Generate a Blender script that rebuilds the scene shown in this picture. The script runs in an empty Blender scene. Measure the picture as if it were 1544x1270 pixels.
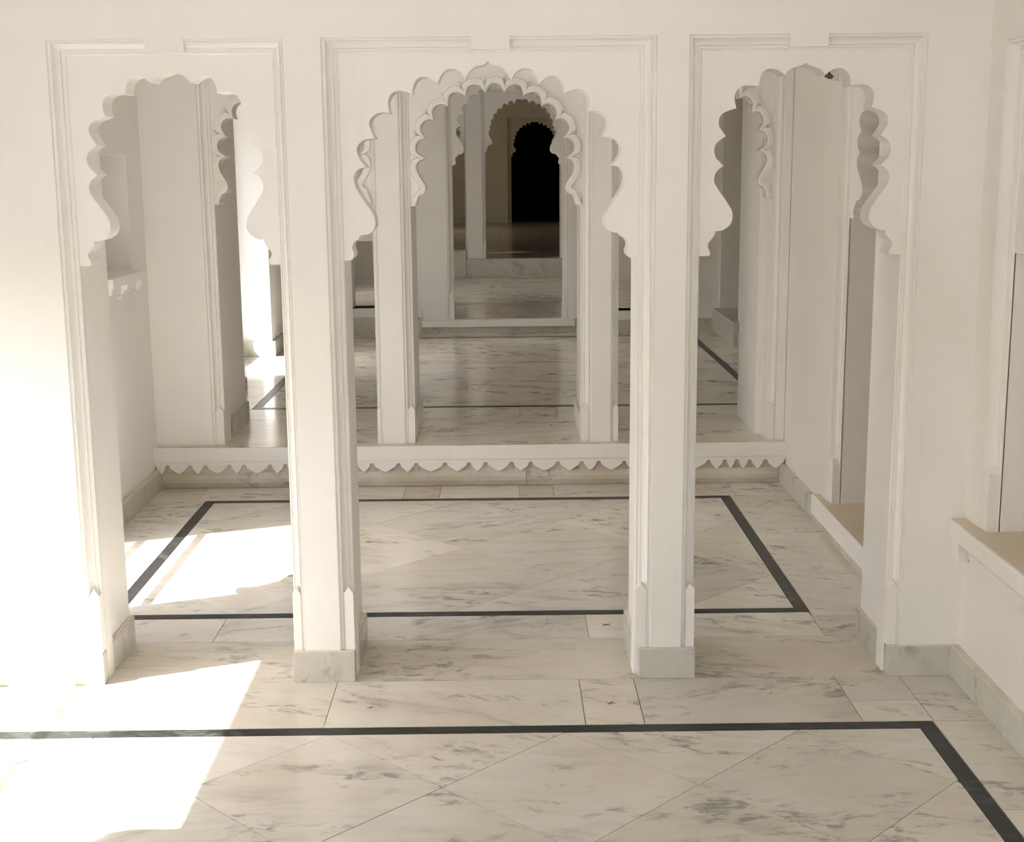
import bpy, bmesh, math, random
from mathutils import Matrix, Vector
sc = bpy.context.scene
C = sc.collection
random.seed(7)

# ------------------------------------------------------------------ camera
PITCH, YAW, ROLL, FPX = -0.18743, -0.00735, -0.00887, 2042.4
cp, sp, cy, sy = math.cos(PITCH), math.sin(PITCH), math.cos(YAW), math.sin(YAW)
fw = Vector((-sy * cp, cy * cp, sp)); rt = Vector((cy, sy, 0)); up = rt.cross(fw)
r2 = rt * math.cos(ROLL) + up * math.sin(ROLL); u2 = up * math.cos(ROLL) - rt * math.sin(ROLL)
cd = bpy.data.cameras.new('camera'); cam = bpy.data.objects.new('camera', cd); C.objects.link(cam)
cd.sensor_width = 36; cd.lens = FPX / 1544 * 36; cd.clip_start = 0.05; cd.clip_end = 300
cam.matrix_world = Matrix(((r2.x, u2.x, -fw.x, 0), (r2.y, u2.y, -fw.y, 0), (r2.z, u2.z, -fw.z, 1.6), (0, 0, 0, 1)))
sc.camera = cam

# ------------------------------------------------------------------ light
SUN_DIR = Vector((0.930, 0.3665, -1.028)).normalized()      # the way the sunlight travels
w = bpy.data.worlds.new('sky'); sc.world = w; w.use_nodes = True
nt = w.node_tree; bg = nt.nodes['Background']
sky = nt.nodes.new('ShaderNodeTexSky'); sky.sky_type = 'NISHITA'; sky.sun_disc = False
sky.sun_elevation = math.asin(-SUN_DIR.z); sky.sun_rotation = math.atan2(-SUN_DIR.x, -SUN_DIR.y)
sky.air_density = 1.0; sky.dust_density = 3.0; sky.ozone_density = 1.0
nt.links.new(sky.outputs[0], bg.inputs[0]); bg.inputs[1].default_value = 0.56
sd = bpy.data.lights.new('sun', 'SUN'); sd.energy = 20.0; sd.angle = math.radians(0.6); sd.color = (1.0, 0.982, 0.965)
so = bpy.data.objects.new('sun', sd); C.objects.link(so)
so.rotation_euler = SUN_DIR.to_track_quat('-Z', 'Y').to_euler(); so.location = (-6, 0, 7)
sc.view_settings.view_transform = 'Standard'; sc.view_settings.look = 'None'
sc.view_settings.gamma = 1.0; sc.view_settings.use_curve_mapping = False
sc.view_settings.exposure = 0.16
cyc = sc.cycles
cyc.max_bounces = 14; cyc.diffuse_bounces = 10; cyc.glossy_bounces = 4; cyc.transmission_bounces = 2
cyc.use_denoising = True; cyc.caustics_reflective = False; cyc.caustics_refractive = False
cyc.sample_clamp_indirect = 6.0

# ------------------------------------------------------------------ materials
def newmat(name):
    m = bpy.data.materials.new(name); m.use_nodes = True
    n = m.node_tree; return m, n, n.nodes['Principled BSDF']
def nd(n, typ, **kw):
    x = n.nodes.new(typ)
    for k, v in kw.items(): setattr(x, k, v)
    return x
def ramp(n, fac, stops):
    r = n.nodes.new('ShaderNodeValToRGB'); e = r.color_ramp.elements
    while len(e) < len(stops): e.new(0.5)
    for i, (p, c) in enumerate(stops):
        e[i].position = p; e[i].color = c if len(c) == 4 else (*c, 1)
    n.links.new(fac, r.inputs[0]); return r
def noise(n, vec, scale, detail=4, rough=0.55, dist=0.0):
    t = nd(n, 'ShaderNodeTexNoise'); t.inputs['Scale'].default_value = scale; t.inputs['Detail'].default_value = detail
    t.inputs['Roughness'].default_value = rough; t.inputs['Distortion'].default_value = dist
    if vec is not None: n.links.new(vec, t.inputs['Vector'])
    return t
def mix(n, fac, a, b, mode='MIX'):
    x = nd(n, 'ShaderNodeMix', data_type='RGBA', blend_type=mode)
    for sock, v in ((x.inputs[0], fac), (x.inputs[6], a), (x.inputs[7], b)):
        if isinstance(v, (int, float)): sock.default_value = v
        elif isinstance(v, tuple): sock.default_value = (*v, 1)
        else: n.links.new(v, sock)
    return x.outputs[2]
def plaster(name, col, rough=0.45, spec=0.35, dirt=0.25, bump=0.12):
    m, n, b = newmat(name)
    g = nd(n, 'ShaderNodeNewGeometry')
    t1 = noise(n, g.outputs['Position'], 1.7, 5, 0.6)
    dark = tuple(c * k for c, k in zip(col, (0.955, 0.94, 0.91)))
    c1 = ramp(n, t1.outputs[0], [(0.35, col), (0.72, dark)])
    mp = nd(n, 'ShaderNodeMapping'); mp.inputs['Scale'].default_value = (9, 9, 1.3); n.links.new(g.outputs['Position'], mp.inputs[0])
    t2 = noise(n, mp.outputs[0], 1.4, 6, 0.65)
    r2_ = ramp(n, t2.outputs[0], [(0.62, (0, 0, 0)), (0.80, (1, 1, 1))])
    k = nd(n, 'ShaderNodeMath', operation='MULTIPLY'); n.links.new(r2_.outputs[0], k.inputs[0]); k.inputs[1].default_value = dirt
    c2 = mix(n, k.outputs[0], c1.outputs[0], (col[0] * 0.80, col[1] * 0.74, col[2] * 0.64))
    n.links.new(c2, b.inputs['Base Color'])
    b.inputs['Roughness'].default_value = rough; b.inputs['Specular IOR Level'].default_value = spec
    t3 = noise(n, g.outputs['Position'], 22, 5, 0.6)
    bp = nd(n, 'ShaderNodeBump'); bp.inputs['Strength'].default_value = bump; bp.inputs['Distance'].default_value = 0.01
    n.links.new(t3.outputs[0], bp.inputs['Height']); n.links.new(bp.outputs[0], b.inputs['Normal'])
    return m
def marble(name, base, vein, tan, rough=0.16, veins=0.55, tans=0.5, stretch=(1.0, 3.2, 1.0), rot=0.12, jitter=0.10, smudge=0.75):
    m, n, b = newmat(name)
    g = nd(n, 'ShaderNodeNewGeometry'); oi = nd(n, 'ShaderNodeObjectInfo')
    off = nd(n, 'ShaderNodeMath', operation='MULTIPLY'); n.links.new(oi.outputs['Random'], off.inputs[0]); off.inputs[1].default_value = 37.0
    add = nd(n, 'ShaderNodeVectorMath', operation='ADD'); n.links.new(g.outputs['Position'], add.inputs[0]); n.links.new(off.outputs[0], add.inputs[1])
    vr = nd(n, 'ShaderNodeVectorRotate', rotation_type='Z_AXIS'); n.links.new(add.outputs[0], vr.inputs['Vector'])
    an = nd(n, 'ShaderNodeMapRange'); n.links.new(oi.outputs['Random'], an.inputs[0])
    an.inputs[3].default_value = rot - 0.42; an.inputs[4].default_value = rot + 0.38; n.links.new(an.outputs[0], vr.inputs['Angle'])
    mp = nd(n, 'ShaderNodeMapping'); mp.inputs['Scale'].default_value = stretch; n.links.new(vr.outputs[0], mp.inputs[0])
    v = noise(n, mp.outputs[0], 2.6, 9, 0.68, 0.9)
    rv = ramp(n, v.outputs[0], [(0.50, (0, 0, 0)), (0.57, (0.35,) * 3), (0.66, (1, 1, 1))])
    big = noise(n, mp.outputs[0], 1.1, 3, 0.5, 0.4)
    rb = ramp(n, big.outputs[0], [(0.40, (0.06,) * 3), (0.60, (1, 1, 1))])
    k = nd(n, 'ShaderNodeMath', operation='MULTIPLY'); n.links.new(rv.outputs[0], k.inputs[0]); n.links.new(rb.outputs[0], k.inputs[1])
    k2 = nd(n, 'ShaderNodeMath', operation='MULTIPLY'); n.links.new(k.outputs[0], k2.inputs[0]); k2.inputs[1].default_value = veins
    tn = noise(n, add.outputs[0], 1.9, 5, 0.6, 0.3)
    rtn = ramp(n, tn.outputs[0], [(0.42, (0, 0, 0)), (0.70, (1, 1, 1))])
    k3 = nd(n, 'ShaderNodeMath', operation='MULTIPLY'); n.links.new(rtn.outputs[0], k3.inputs[0]); k3.inputs[1].default_value = tans
    c = mix(n, k3.outputs[0], base, tan)
    cloud = noise(n, mp.outputs[0], 4.5, 6, 0.7, 0.6)
    rc = ramp(n, cloud.outputs[0], [(0.40, (0, 0, 0)), (0.75, (0.35,) * 3)])
    c = mix(n, rc.outputs[0], c, tuple(0.5 * (x + y) for x, y in zip(base, vein)))
    c = mix(n, k2.outputs[0], c, vein)
    m4 = nd(n, 'ShaderNodeMapping'); m4.inputs['Scale'].default_value = (1.0, 2.3, 1.0); n.links.new(vr.outputs[0], m4.inputs[0])
    sm = noise(n, m4.outputs[0], 11.0, 6, 0.72, 0.5)
    rsm = ramp(n, sm.outputs[0], [(0.50, (0, 0, 0)), (0.62, (1, 1, 1))])
    sk = noise(n, m4.outputs[0], 2.3, 4, 0.55, 0.3)
    rsk = ramp(n, sk.outputs[0], [(0.50, (0, 0, 0)), (0.60, (1, 1, 1))])
    k5 = nd(n, 'ShaderNodeMath', operation='MULTIPLY'); n.links.new(rsm.outputs[0], k5.inputs[0]); n.links.new(rsk.outputs[0], k5.inputs[1])
    k6 = nd(n, 'ShaderNodeMath', operation='MULTIPLY'); n.links.new(k5.outputs[0], k6.inputs[0]); k6.inputs[1].default_value = smudge * 1.15
    c = mix(n, k6.outputs[0], c, vein)
    spv = noise(n, g.outputs['Position'], 34, 2, 0.5)
    rs = ramp(n, spv.outputs[0], [(0.765, (0, 0, 0)), (0.80, (0.5,) * 3)])
    c = mix(n, rs.outputs[0], c, tuple(x * 0.30 for x in tan))
    br = nd(n, 'ShaderNodeMapRange'); n.links.new(oi.outputs['Random'], br.inputs[0])
    br.inputs[3].default_value = 1 - jitter; br.inputs[4].default_value = 1.0
    hs = nd(n, 'ShaderNodeHueSaturation'); n.links.new(br.outputs[0], hs.inputs['Value']); n.links.new(c, hs.inputs['Color'])
    n.links.new(hs.outputs[0], b.inputs['Base Color'])
    rr = nd(n, 'ShaderNodeMapRange'); n.links.new(cloud.outputs[0], rr.inputs[0]); rr.inputs[3].default_value = rough * 0.7; rr.inputs[4].default_value = rough * 1.5
    n.links.new(rr.outputs[0], b.inputs['Roughness']); b.inputs['Specular IOR Level'].default_value = 0.45
    bp = nd(n, 'ShaderNodeBump'); bp.inputs['Strength'].default_value = 0.02; bp.inputs['Distance'].default_value = 0.01
    n.links.new(big.outputs[0], bp.inputs['Height']); n.links.new(bp.outputs[0], b.inputs['Normal'])
    return m
M = {}
M['plaster'] = plaster('white lime plaster', (0.825, 0.814, 0.797))
M['polished'] = plaster('polished lime plaster', (0.815, 0.798, 0.770), 0.30, 0.45, 0.30, 0.10)
M['ceiling'] = plaster('ceiling plaster', (0.82, 0.81, 0.79), 0.6, 0.2)
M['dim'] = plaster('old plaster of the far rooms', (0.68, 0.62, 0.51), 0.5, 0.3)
M['floor'] = marble('white floor marble', (0.69, 0.655, 0.585), (0.27, 0.27, 0.25), (0.62, 0.55, 0.44), 0.15, 0.45, 0.8, jitter=0.14)
M['floor3'] = marble('grey streaked floor marble', (0.84, 0.80, 0.71), (0.24, 0.25, 0.23), (0.68, 0.595, 0.46), 0.11, 0.55, 0.5, (0.9, 2.3, 1.0), 0.02, 0.05, 1.0)
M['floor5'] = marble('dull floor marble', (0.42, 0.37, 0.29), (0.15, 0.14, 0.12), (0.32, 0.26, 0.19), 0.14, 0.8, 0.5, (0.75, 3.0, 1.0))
M['floor2'] = marble('floor marble of the second room', (0.77, 0.735, 0.665), (0.27, 0.27, 0.25), (0.70, 0.63, 0.51), 0.15, 0.45, 0.8, jitter=0.14)  # same marble as the front room, colour lightened to stand in for light
M['slab3'] = marble('step threshold marble', (0.78, 0.735, 0.63), (0.27, 0.27, 0.24), (0.68, 0.60, 0.45), 0.16, 0.5, 0.7, (0.8, 2.4, 1.0), 0.2, 0.05, 0.9)
M['slab'] = marble('warm threshold marble', (0.70, 0.65, 0.555), (0.27, 0.265, 0.235), (0.60, 0.52, 0.39), 0.2, 0.7, 0.6, (0.8, 3.6, 1.0), 0.2)
M['skirt'] = marble('greenish skirting marble', (0.60, 0.59, 0.535), (0.33, 0.345, 0.34), (0.58, 0.54, 0.44), 0.22, 0.7, 0.6, (3.0, 3.0, 1.3), 0.0)
M['riser'] = marble('stained riser marble', (0.63, 0.60, 0.53), (0.30, 0.30, 0.27), (0.46, 0.36, 0.23), 0.3, 0.7, 0.8, (2.2, 2.0, 4.0), 0.0)
M['black'] = marble('black inlay marble', (0.017, 0.018, 0.016), (0.08, 0.08, 0.08), (0.018, 0.018, 0.015), 0.30, 0.6, 0.5, (3, 9, 1), 0.4, 0.0)
[n for n in M['black'].node_tree.nodes if n.type == 'BSDF_PRINCIPLED'][0].inputs['Specular IOR Level'].default_value = 0.22
def flat(name, col, rough=0.6, metal=0.0):
    m, n, b = newmat(name); g = nd(n, 'ShaderNodeNewGeometry'); t = noise(n, g.outputs['Position'], 12, 4)
    r = ramp(n, t.outputs[0], [(0.3, tuple(c * 0.8 for c in col)), (0.7, col)]); n.links.new(r.outputs[0], b.inputs['Base Color'])
    b.inputs['Roughness'].default_value = rough; b.inputs['Metallic'].default_value = metal; return m
M['grout'] = flat('tan joint mortar', (0.36, 0.29, 0.20), 0.9)
M['grime'] = flat('dusty mortar', (0.71, 0.65, 0.565), 0.9)
M['iron'] = flat('painted iron', (0.08, 0.08, 0.075), 0.5)
M['void'] = flat('shade-black doorway stone', (0.020, 0.018, 0.014), 0.95)  # near-black colour stands in for the darkness of the unlit room
M['ground'] = flat('courtyard stone', (0.13, 0.12, 0.105), 0.9)
M['pale'] = flat('pale light-bounce paving', (0.86, 0.83, 0.79), 0.9)  # kept very pale so the unseen ground and slabs bounce light indoors
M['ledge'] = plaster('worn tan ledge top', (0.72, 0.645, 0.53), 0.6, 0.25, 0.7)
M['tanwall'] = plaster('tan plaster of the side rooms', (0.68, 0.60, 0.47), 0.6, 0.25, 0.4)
M['scratch'] = flat('dark chisel mark', (0.10, 0.085, 0.06), 0.9)
M['moss'] = flat('mossy broken plaster', (0.075, 0.085, 0.05), 0.95)

# ------------------------------------------------------------------ mesh helpers
def link(name, me, mat, parent=None, bevel=0.0, segs=2):
    me.materials.append(mat); o = bpy.data.objects.new(name, me); C.objects.link(o)
    if parent: o.parent = parent
    if bevel:
        b = o.modifiers.new('soft edges', 'BEVEL'); b.width = bevel; b.segments = segs; b.limit_method = 'ANGLE'
        b.angle_limit = math.radians(38); b.harden_normals = False
    return o
def mesh_from(name, vs, fs):
    me = bpy.data.meshes.new(name); me.from_pydata(vs, [], fs)
    bm = bmesh.new(); bm.from_mesh(me); bmesh.ops.remove_doubles(bm, verts=bm.verts, dist=1e-5)
    bmesh.ops.recalc_face_normals(bm, faces=bm.faces); bm.to_mesh(me); bm.free(); return me
def boxgeo(x0, x1, y0, y1, z0, z1, vs, fs):
    i = len(vs)
    vs += [(x0, y0, z0), (x1, y0, z0), (x1, y1, z0), (x0, y1, z0), (x0, y0, z1), (x1, y0, z1), (x1, y1, z1), (x0, y1, z1)]
    fs += [(i, i + 3, i + 2, i + 1), (i + 4, i + 5, i + 6, i + 7), (i, i + 1, i + 5, i + 4), (i + 1, i + 2, i + 6, i + 5), (i + 2, i + 3, i + 7, i + 6), (i + 3, i, i + 4, i + 7)]
def prism_v(name, poly, a, b, mat, parent=None, bevel=0.0):
    """prism along z whose bevel touches the upright edges only"""
    o = prism(name, poly, 'z', a, b, mat, parent, bevel)
    me = o.data; att = me.attributes.new('bevel_weight_edge', 'FLOAT', 'EDGE')
    for e in me.edges:
        p, q = me.vertices[e.vertices[0]].co, me.vertices[e.vertices[1]].co
        att.data[e.index].value = 1.0 if abs(p.z - q.z) > 0.01 else 0.0
    o.modifiers[0].limit_method = 'WEIGHT'
    return o
def box(name, x0, x1, y0, y1, z0, z1, mat, parent=None, bevel=0.0):
    vs, fs = [], []; boxgeo(x0, x1, y0, y1, z0, z1, vs, fs)
    return link(name, mesh_from(name, vs, fs), mat, parent, bevel)
def prism(name, poly, axis, a, b, mat, parent=None, bevel=0.0):
    """poly: 2-D points; axis z -> (x,y), y -> (x,z), x -> (y,z)"""
    def P(p, t):
        return (p[0], p[1], t) if axis == 'z' else (p[0], t, p[1]) if axis == 'y' else (t, p[0], p[1])
    n = len(poly); vs = [P(p, a) for p in poly] + [P(p, b) for p in poly]
    fs = [tuple(range(n)), tuple(range(2 * n - 1, n - 1, -1))] + [(i, (i + 1) % n, n + (i + 1) % n, n + i) for i in range(n)]
    return link(name, mesh_from(name, vs, fs), mat, parent, bevel)
def wallgrid(name, us, zs, cell, plane, a, b, mat, parent=None, bevel=0.0):
    """wall in the plane 'x' (u = y) or 'y' (u = x); cell(u, z) -> 0 open, 1 solid, or (a2, b2) thinner. Only the outside faces are made."""
    nu, nz = len(us) - 1, len(zs) - 1
    val = {}
    for i in range(nu):
        for j in range(nz):
            val[i, j] = cell((us[i] + us[i + 1]) / 2, (zs[j] + zs[j + 1]) / 2)
    ths = sorted({t for v in val.values() if isinstance(v, tuple) for t in v} | {a, b})
    def solid(i, j, k):
        v = val.get((i, j), 0)
        if not v or k < 0 or k >= len(ths) - 1: return False
        lo, hi = (a, b) if v == 1 else (min(v), max(v))
        lo, hi = min(lo, hi), max(lo, hi); m = (ths[k] + ths[k + 1]) / 2
        return lo < m < hi
    vs, fs = [], []
    def P(u, t, z): return (t, u, z) if plane == 'x' else (u, t, z)
    for i in range(nu):
        for j in range(nz):
            for k in range(len(ths) - 1):
                if not solid(i, j, k): continue
                u0, u1, z0, z1, t0, t1 = us[i], us[i + 1], zs[j], zs[j + 1], ths[k], ths[k + 1]
                for (di, dj, dk, q) in ((-1, 0, 0, [(u0, t0, z0), (u0, t1, z0), (u0, t1, z1), (u0, t0, z1)]), (1, 0, 0, [(u1, t0, z0), (u1, t1, z0), (u1, t1, z1), (u1, t0, z1)]),
                                        (0, -1, 0, [(u0, t0, z0), (u1, t0, z0), (u1, t1, z0), (u0, t1, z0)]), (0, 1, 0, [(u0, t0, z1), (u1, t0, z1), (u1, t1, z1), (u0, t1, z1)]),
                                        (0, 0, -1, [(u0, t0, z0), (u1, t0, z0), (u1, t0, z1), (u0, t0, z1)]), (0, 0, 1, [(u0, t1, z0), (u1, t1, z0), (u1, t1, z1), (u0, t1, z1)])):
                    if not solid(i + di, j + dj, k + dk):
                        s = len(vs); vs += [P(*p) for p in q]; fs.append((s, s + 1, s + 2, s + 3))
    return link(name, mesh_from(name, vs, fs), mat, parent, bevel)
def struct(o, label=None):
    o['kind'] = 'structure'
    if label: o['label'] = label
    return o
def thing(name, label, cat, loc=(0, 0, 0), rot=0.0, group=None):
    o = bpy.data.objects.new(name, None); C.objects.link(o); o.location = loc; o.rotation_euler = (0, 0, rot)
    o.empty_display_size = 0.1; o['label'] = label; o['category'] = cat; o['kind'] = 'thing'
    if group: o['group'] = group
    return o
def tag(o, label, cat, group=None):
    o['label'] = label; o['category'] = cat; o['kind'] = 'thing'
    if group: o['group'] = group
    return o

# ------------------------------------------------------------------ arch profiles (half, apex to springing, normalised)
P_AC = [
    [(0.0000,1.0000), (0.0159,0.9863), (0.0342,0.9777), (0.0843,0.9708), (0.1185,0.9520), (0.1412,0.9280), (0.1526,0.9039)],
    [(0.1526,0.9039), (0.1822,0.9400), (0.2164,0.9571), (0.2506,0.9605), (0.2870,0.9537), (0.3144,0.9314), (0.3303,0.9057), (0.3371,0.8868)],
    [(0.3371,0.8868), (0.3781,0.9091), (0.4055,0.9194), (0.4328,0.9228), (0.4692,0.9160), (0.4943,0.8937), (0.5080,0.8611), (0.5103,0.8336)],
    [(0.5103,0.8336), (0.5535,0.8508), (0.6036,0.8559), (0.6446,0.8439), (0.6697,0.8148), (0.6743,0.7804), (0.6629,0.7427)],
    [(0.6629,0.7427), (0.7107,0.7479), (0.7540,0.7410), (0.7904,0.7204), (0.8041,0.6930), (0.7950,0.6621), (0.7699,0.6192)],
    [(0.7699,0.6192), (0.8132,0.6158), (0.8565,0.6072), (0.8861,0.5815), (0.8907,0.5489), (0.8702,0.5111), (0.8292,0.4751)],
    [(0.8292,0.4751), (0.8770,0.4683), (0.9066,0.4494), (0.9180,0.4168), (0.9066,0.3739), (0.8747,0.3310), (0.8337,0.2830), (0.7950,0.2401), (0.7813,0.2024), (0.7859,0.1681), (0.8064,0.1475), (0.8383,0.1338), (0.8907,0.1286)],
    [(0.8907,0.1286), (0.8975,0.1115), (0.9271,0.0961), (0.9431,0.0738), (0.9408,0.0549), (0.9317,0.0360), (0.9362,0.0154), (0.9522,0.0034), (0.9727,0.0000), (1.0000,0.0000)],
]
P_AR = [
    [(0.0000,1.0000), (0.0363,0.9893), (0.0924,0.9804), (0.1485,0.9679), (0.1749,0.9536), (0.1947,0.9393)],
    [(0.1947,0.9393), (0.2211,0.9500), (0.2607,0.9643), (0.3201,0.9732), (0.3762,0.9679), (0.4158,0.9500), (0.4389,0.9214), (0.4455,0.8857)],
    [(0.4455,0.8857), (0.4851,0.8857), (0.5512,0.8893), (0.6073,0.8839), (0.6535,0.8661), (0.6766,0.8375), (0.6733,0.8018), (0.6568,0.7732)],
    [(0.6568,0.7732), (0.7162,0.7625), (0.7723,0.7518), (0.8152,0.7286), (0.8284,0.6964), (0.8053,0.6661), (0.7558,0.6286)],
    [(0.7558,0.6286), (0.8086,0.6107), (0.8482,0.5893), (0.8680,0.5571), (0.8581,0.5321), (0.8449,0.5143), (0.7690,0.4732)],
    [(0.7690,0.4732), (0.8251,0.4536), (0.8581,0.4232), (0.8581,0.3911), (0.8317,0.3607), (0.7789,0.3214), (0.7228,0.2786), (0.6832,0.2411), (0.6733,0.2125), (0.6766,0.1857), (0.7096,0.1571), (0.7525,0.1411), (0.7987,0.1321), (0.8416,0.1321)],
    [(0.8416,0.1321), (0.8482,0.1125), (0.8746,0.0911), (0.9043,0.0732), (0.9142,0.0571), (0.9076,0.0393), (0.8878,0.0214), (0.8911,0.0071), (0.9010,0.0000), (1.0000,0.0000)],
]
P_BC = [
    [(0.0000,1.0000), (0.0519,0.9865), (0.0825,0.9611), (0.1132,0.9222)],
    [(0.1132,0.9222), (0.1462,0.9577), (0.1934,0.9814), (0.2524,0.9848), (0.3066,0.9679), (0.3255,0.9289), (0.3349,0.8951)],
    [(0.3349,0.8951), (0.3868,0.9137), (0.4458,0.9255), (0.5000,0.9137), (0.5330,0.8799), (0.5401,0.8477), (0.5472,0.8122)],
    [(0.5472,0.8122), (0.5802,0.8240), (0.6274,0.8308), (0.6887,0.8122), (0.7217,0.7733), (0.7193,0.7394), (0.7052,0.6988)],
    [(0.7052,0.6988), (0.7500,0.7056), (0.7995,0.7022), (0.8467,0.6768), (0.8679,0.6345), (0.8491,0.5973), (0.7995,0.5516)],
    [(0.7995,0.5516), (0.8514,0.5482), (0.9057,0.5245), (0.9269,0.4822), (0.9080,0.4365), (0.8160,0.3892)],
    [(0.8160,0.3892), (0.8797,0.3739), (0.9175,0.3435), (0.9222,0.3046), (0.8986,0.2589), (0.8561,0.2115), (0.8231,0.1726), (0.8160,0.1387), (0.8373,0.1032), (0.8939,0.0863)],
    [(0.8939,0.0863), (0.9104,0.0643), (0.9292,0.0338), (0.9387,0.0000), (1.0000,0.0000)],
]
def lobed_profile(n):
    """n small lobes on an ellipse above a swept bracket, for the far doorways"""
    cx, c0 = 0.83, 0.42
    pts = []
    for i in range(n + 1):
        a = math.pi / 2 * (1 - i / n) - 0.02
        pts.append((cx * math.cos(a) * 1.0 if i else 0.0, c0 + (0.94 - c0) * math.sin(a)))
    segs = []
    for i in range(n):
        (x0, z0), (x1, z1) = pts[i], pts[i + 1]
        mx, mz = (x0 + x1) / 2, (z0 + z1) / 2; L = math.hypot(x1 - x0, z1 - z0)
        nx, nz = (z0 - z1) / L, (x1 - x0) / L
        seg = []
        for k in range(7):
            t = k / 6; b = math.sin(math.pi * t) ** 0.8 * L * 0.42
            seg.append((x0 + (x1 - x0) * t + nx * b * 1.0, z0 + (z1 - z0) * t + nz * b))
        segs.append(seg)
    segs[0] = [(0.0, 1.0)] + segs[0][2:]
    e = segs[-1][-1]
    segs.append([e, (0.89, 0.40), (0.90, 0.34), (0.86, 0.27), (0.81, 0.21), (0.80, 0.16), (0.83, 0.13), (0.89, 0.12)])
    segs.append([(0.89, 0.12), (0.93, 0.09), (0.94, 0.04), (0.95, 0.0), (1.0, 0.0)])
    return segs
P_FAR = lobed_profile(7)
def dense(seg, sub=3):
    if len(seg) < 3: return list(seg)
    out = []
    for i in range(len(seg) - 1):
        p0 = seg[max(i - 1, 0)]; p1 = seg[i]; p2 = seg[i + 1]; p3 = seg[min(i + 2, len(seg) - 1)]
        for k in range(sub):
            t = k / sub
            out.append(tuple(0.5 * (2 * p1[a] + (p2[a] - p0[a]) * t + (2 * p0[a] - 5 * p1[a] + 4 * p2[a] - p3[a]) * t * t + (3 * p1[a] - p0[a] - 3 * p2[a] + p3[a]) * t ** 3) for a in (0, 1)))
    out.append(seg[-1]); return out
def half_profile(prof, hw, zs, za, sub=3):
    return [[(x * hw, zs + z * (za - zs)) for x, z in dense(s, sub)] for s in prof]

# moulding section: (share of the width, depth)
SECTION = [(0.0, 0.0), (0.04, 0.007), (0.20, 0.009), (0.25, 0.004), (0.29, 0.012), (0.38, 0.023), (0.50, 0.029), (0.62, 0.031), (0.68, 0.029), (0.72, 0.036), (0.86, 0.038), (0.90, 0.034), (0.97, 0.036), (1.0, 0.040)]
def moulding(parent, side, xo, xi, zo, zi, zb, xend, depth=1.0, mat=None):
    """one leg and its half of the head, mitred; local coords, xo outer edge, xi inner edge"""
    vs, fs = [], []
    back = 0.045 * depth
    ring = [(s, d * depth) for s, d in SECTION] + [(1.0, back), (0.0, back)]
    n = len(ring)
    for st in range(3):
        for s, d in ring:
            x = xo + s * (xi - xo); z = zo + s * (zi - zo)
            vs.append((x, d, zb) if st == 0 else (x, d, z) if st == 1 else (xend, d, z))
    for st in range(2):
        for i in range(n):
            j = (i + 1) % n; fs.append((st * n + i, st * n + j, (st + 1) * n + j, (st + 1) * n + i))
    fs += [tuple(range(n)), tuple(range(3 * n - 1, 2 * n - 1, -1))]
    return link('moulding', mesh_from('moulding', vs, fs), mat or M['plaster'], parent)
def stop_block(parent, xo, xi, zb, h, front=0.006, mat=None):
    a, b = xo + 0.28 * (xi - xo), xo + 0.98 * (xi - xo)
    m = (a + b) / 2
    return prism('stop_block', [(a, zb), (b, zb), (b, zb + h - 0.022), (m + (b - m) * 0.5, zb + h - 0.012), (m, zb + h), (m + (a - m) * 0.5, zb + h - 0.012), (a, zb + h - 0.022)], 'y', front, 0.042, mat or M['plaster'], parent, 0.0012)

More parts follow.
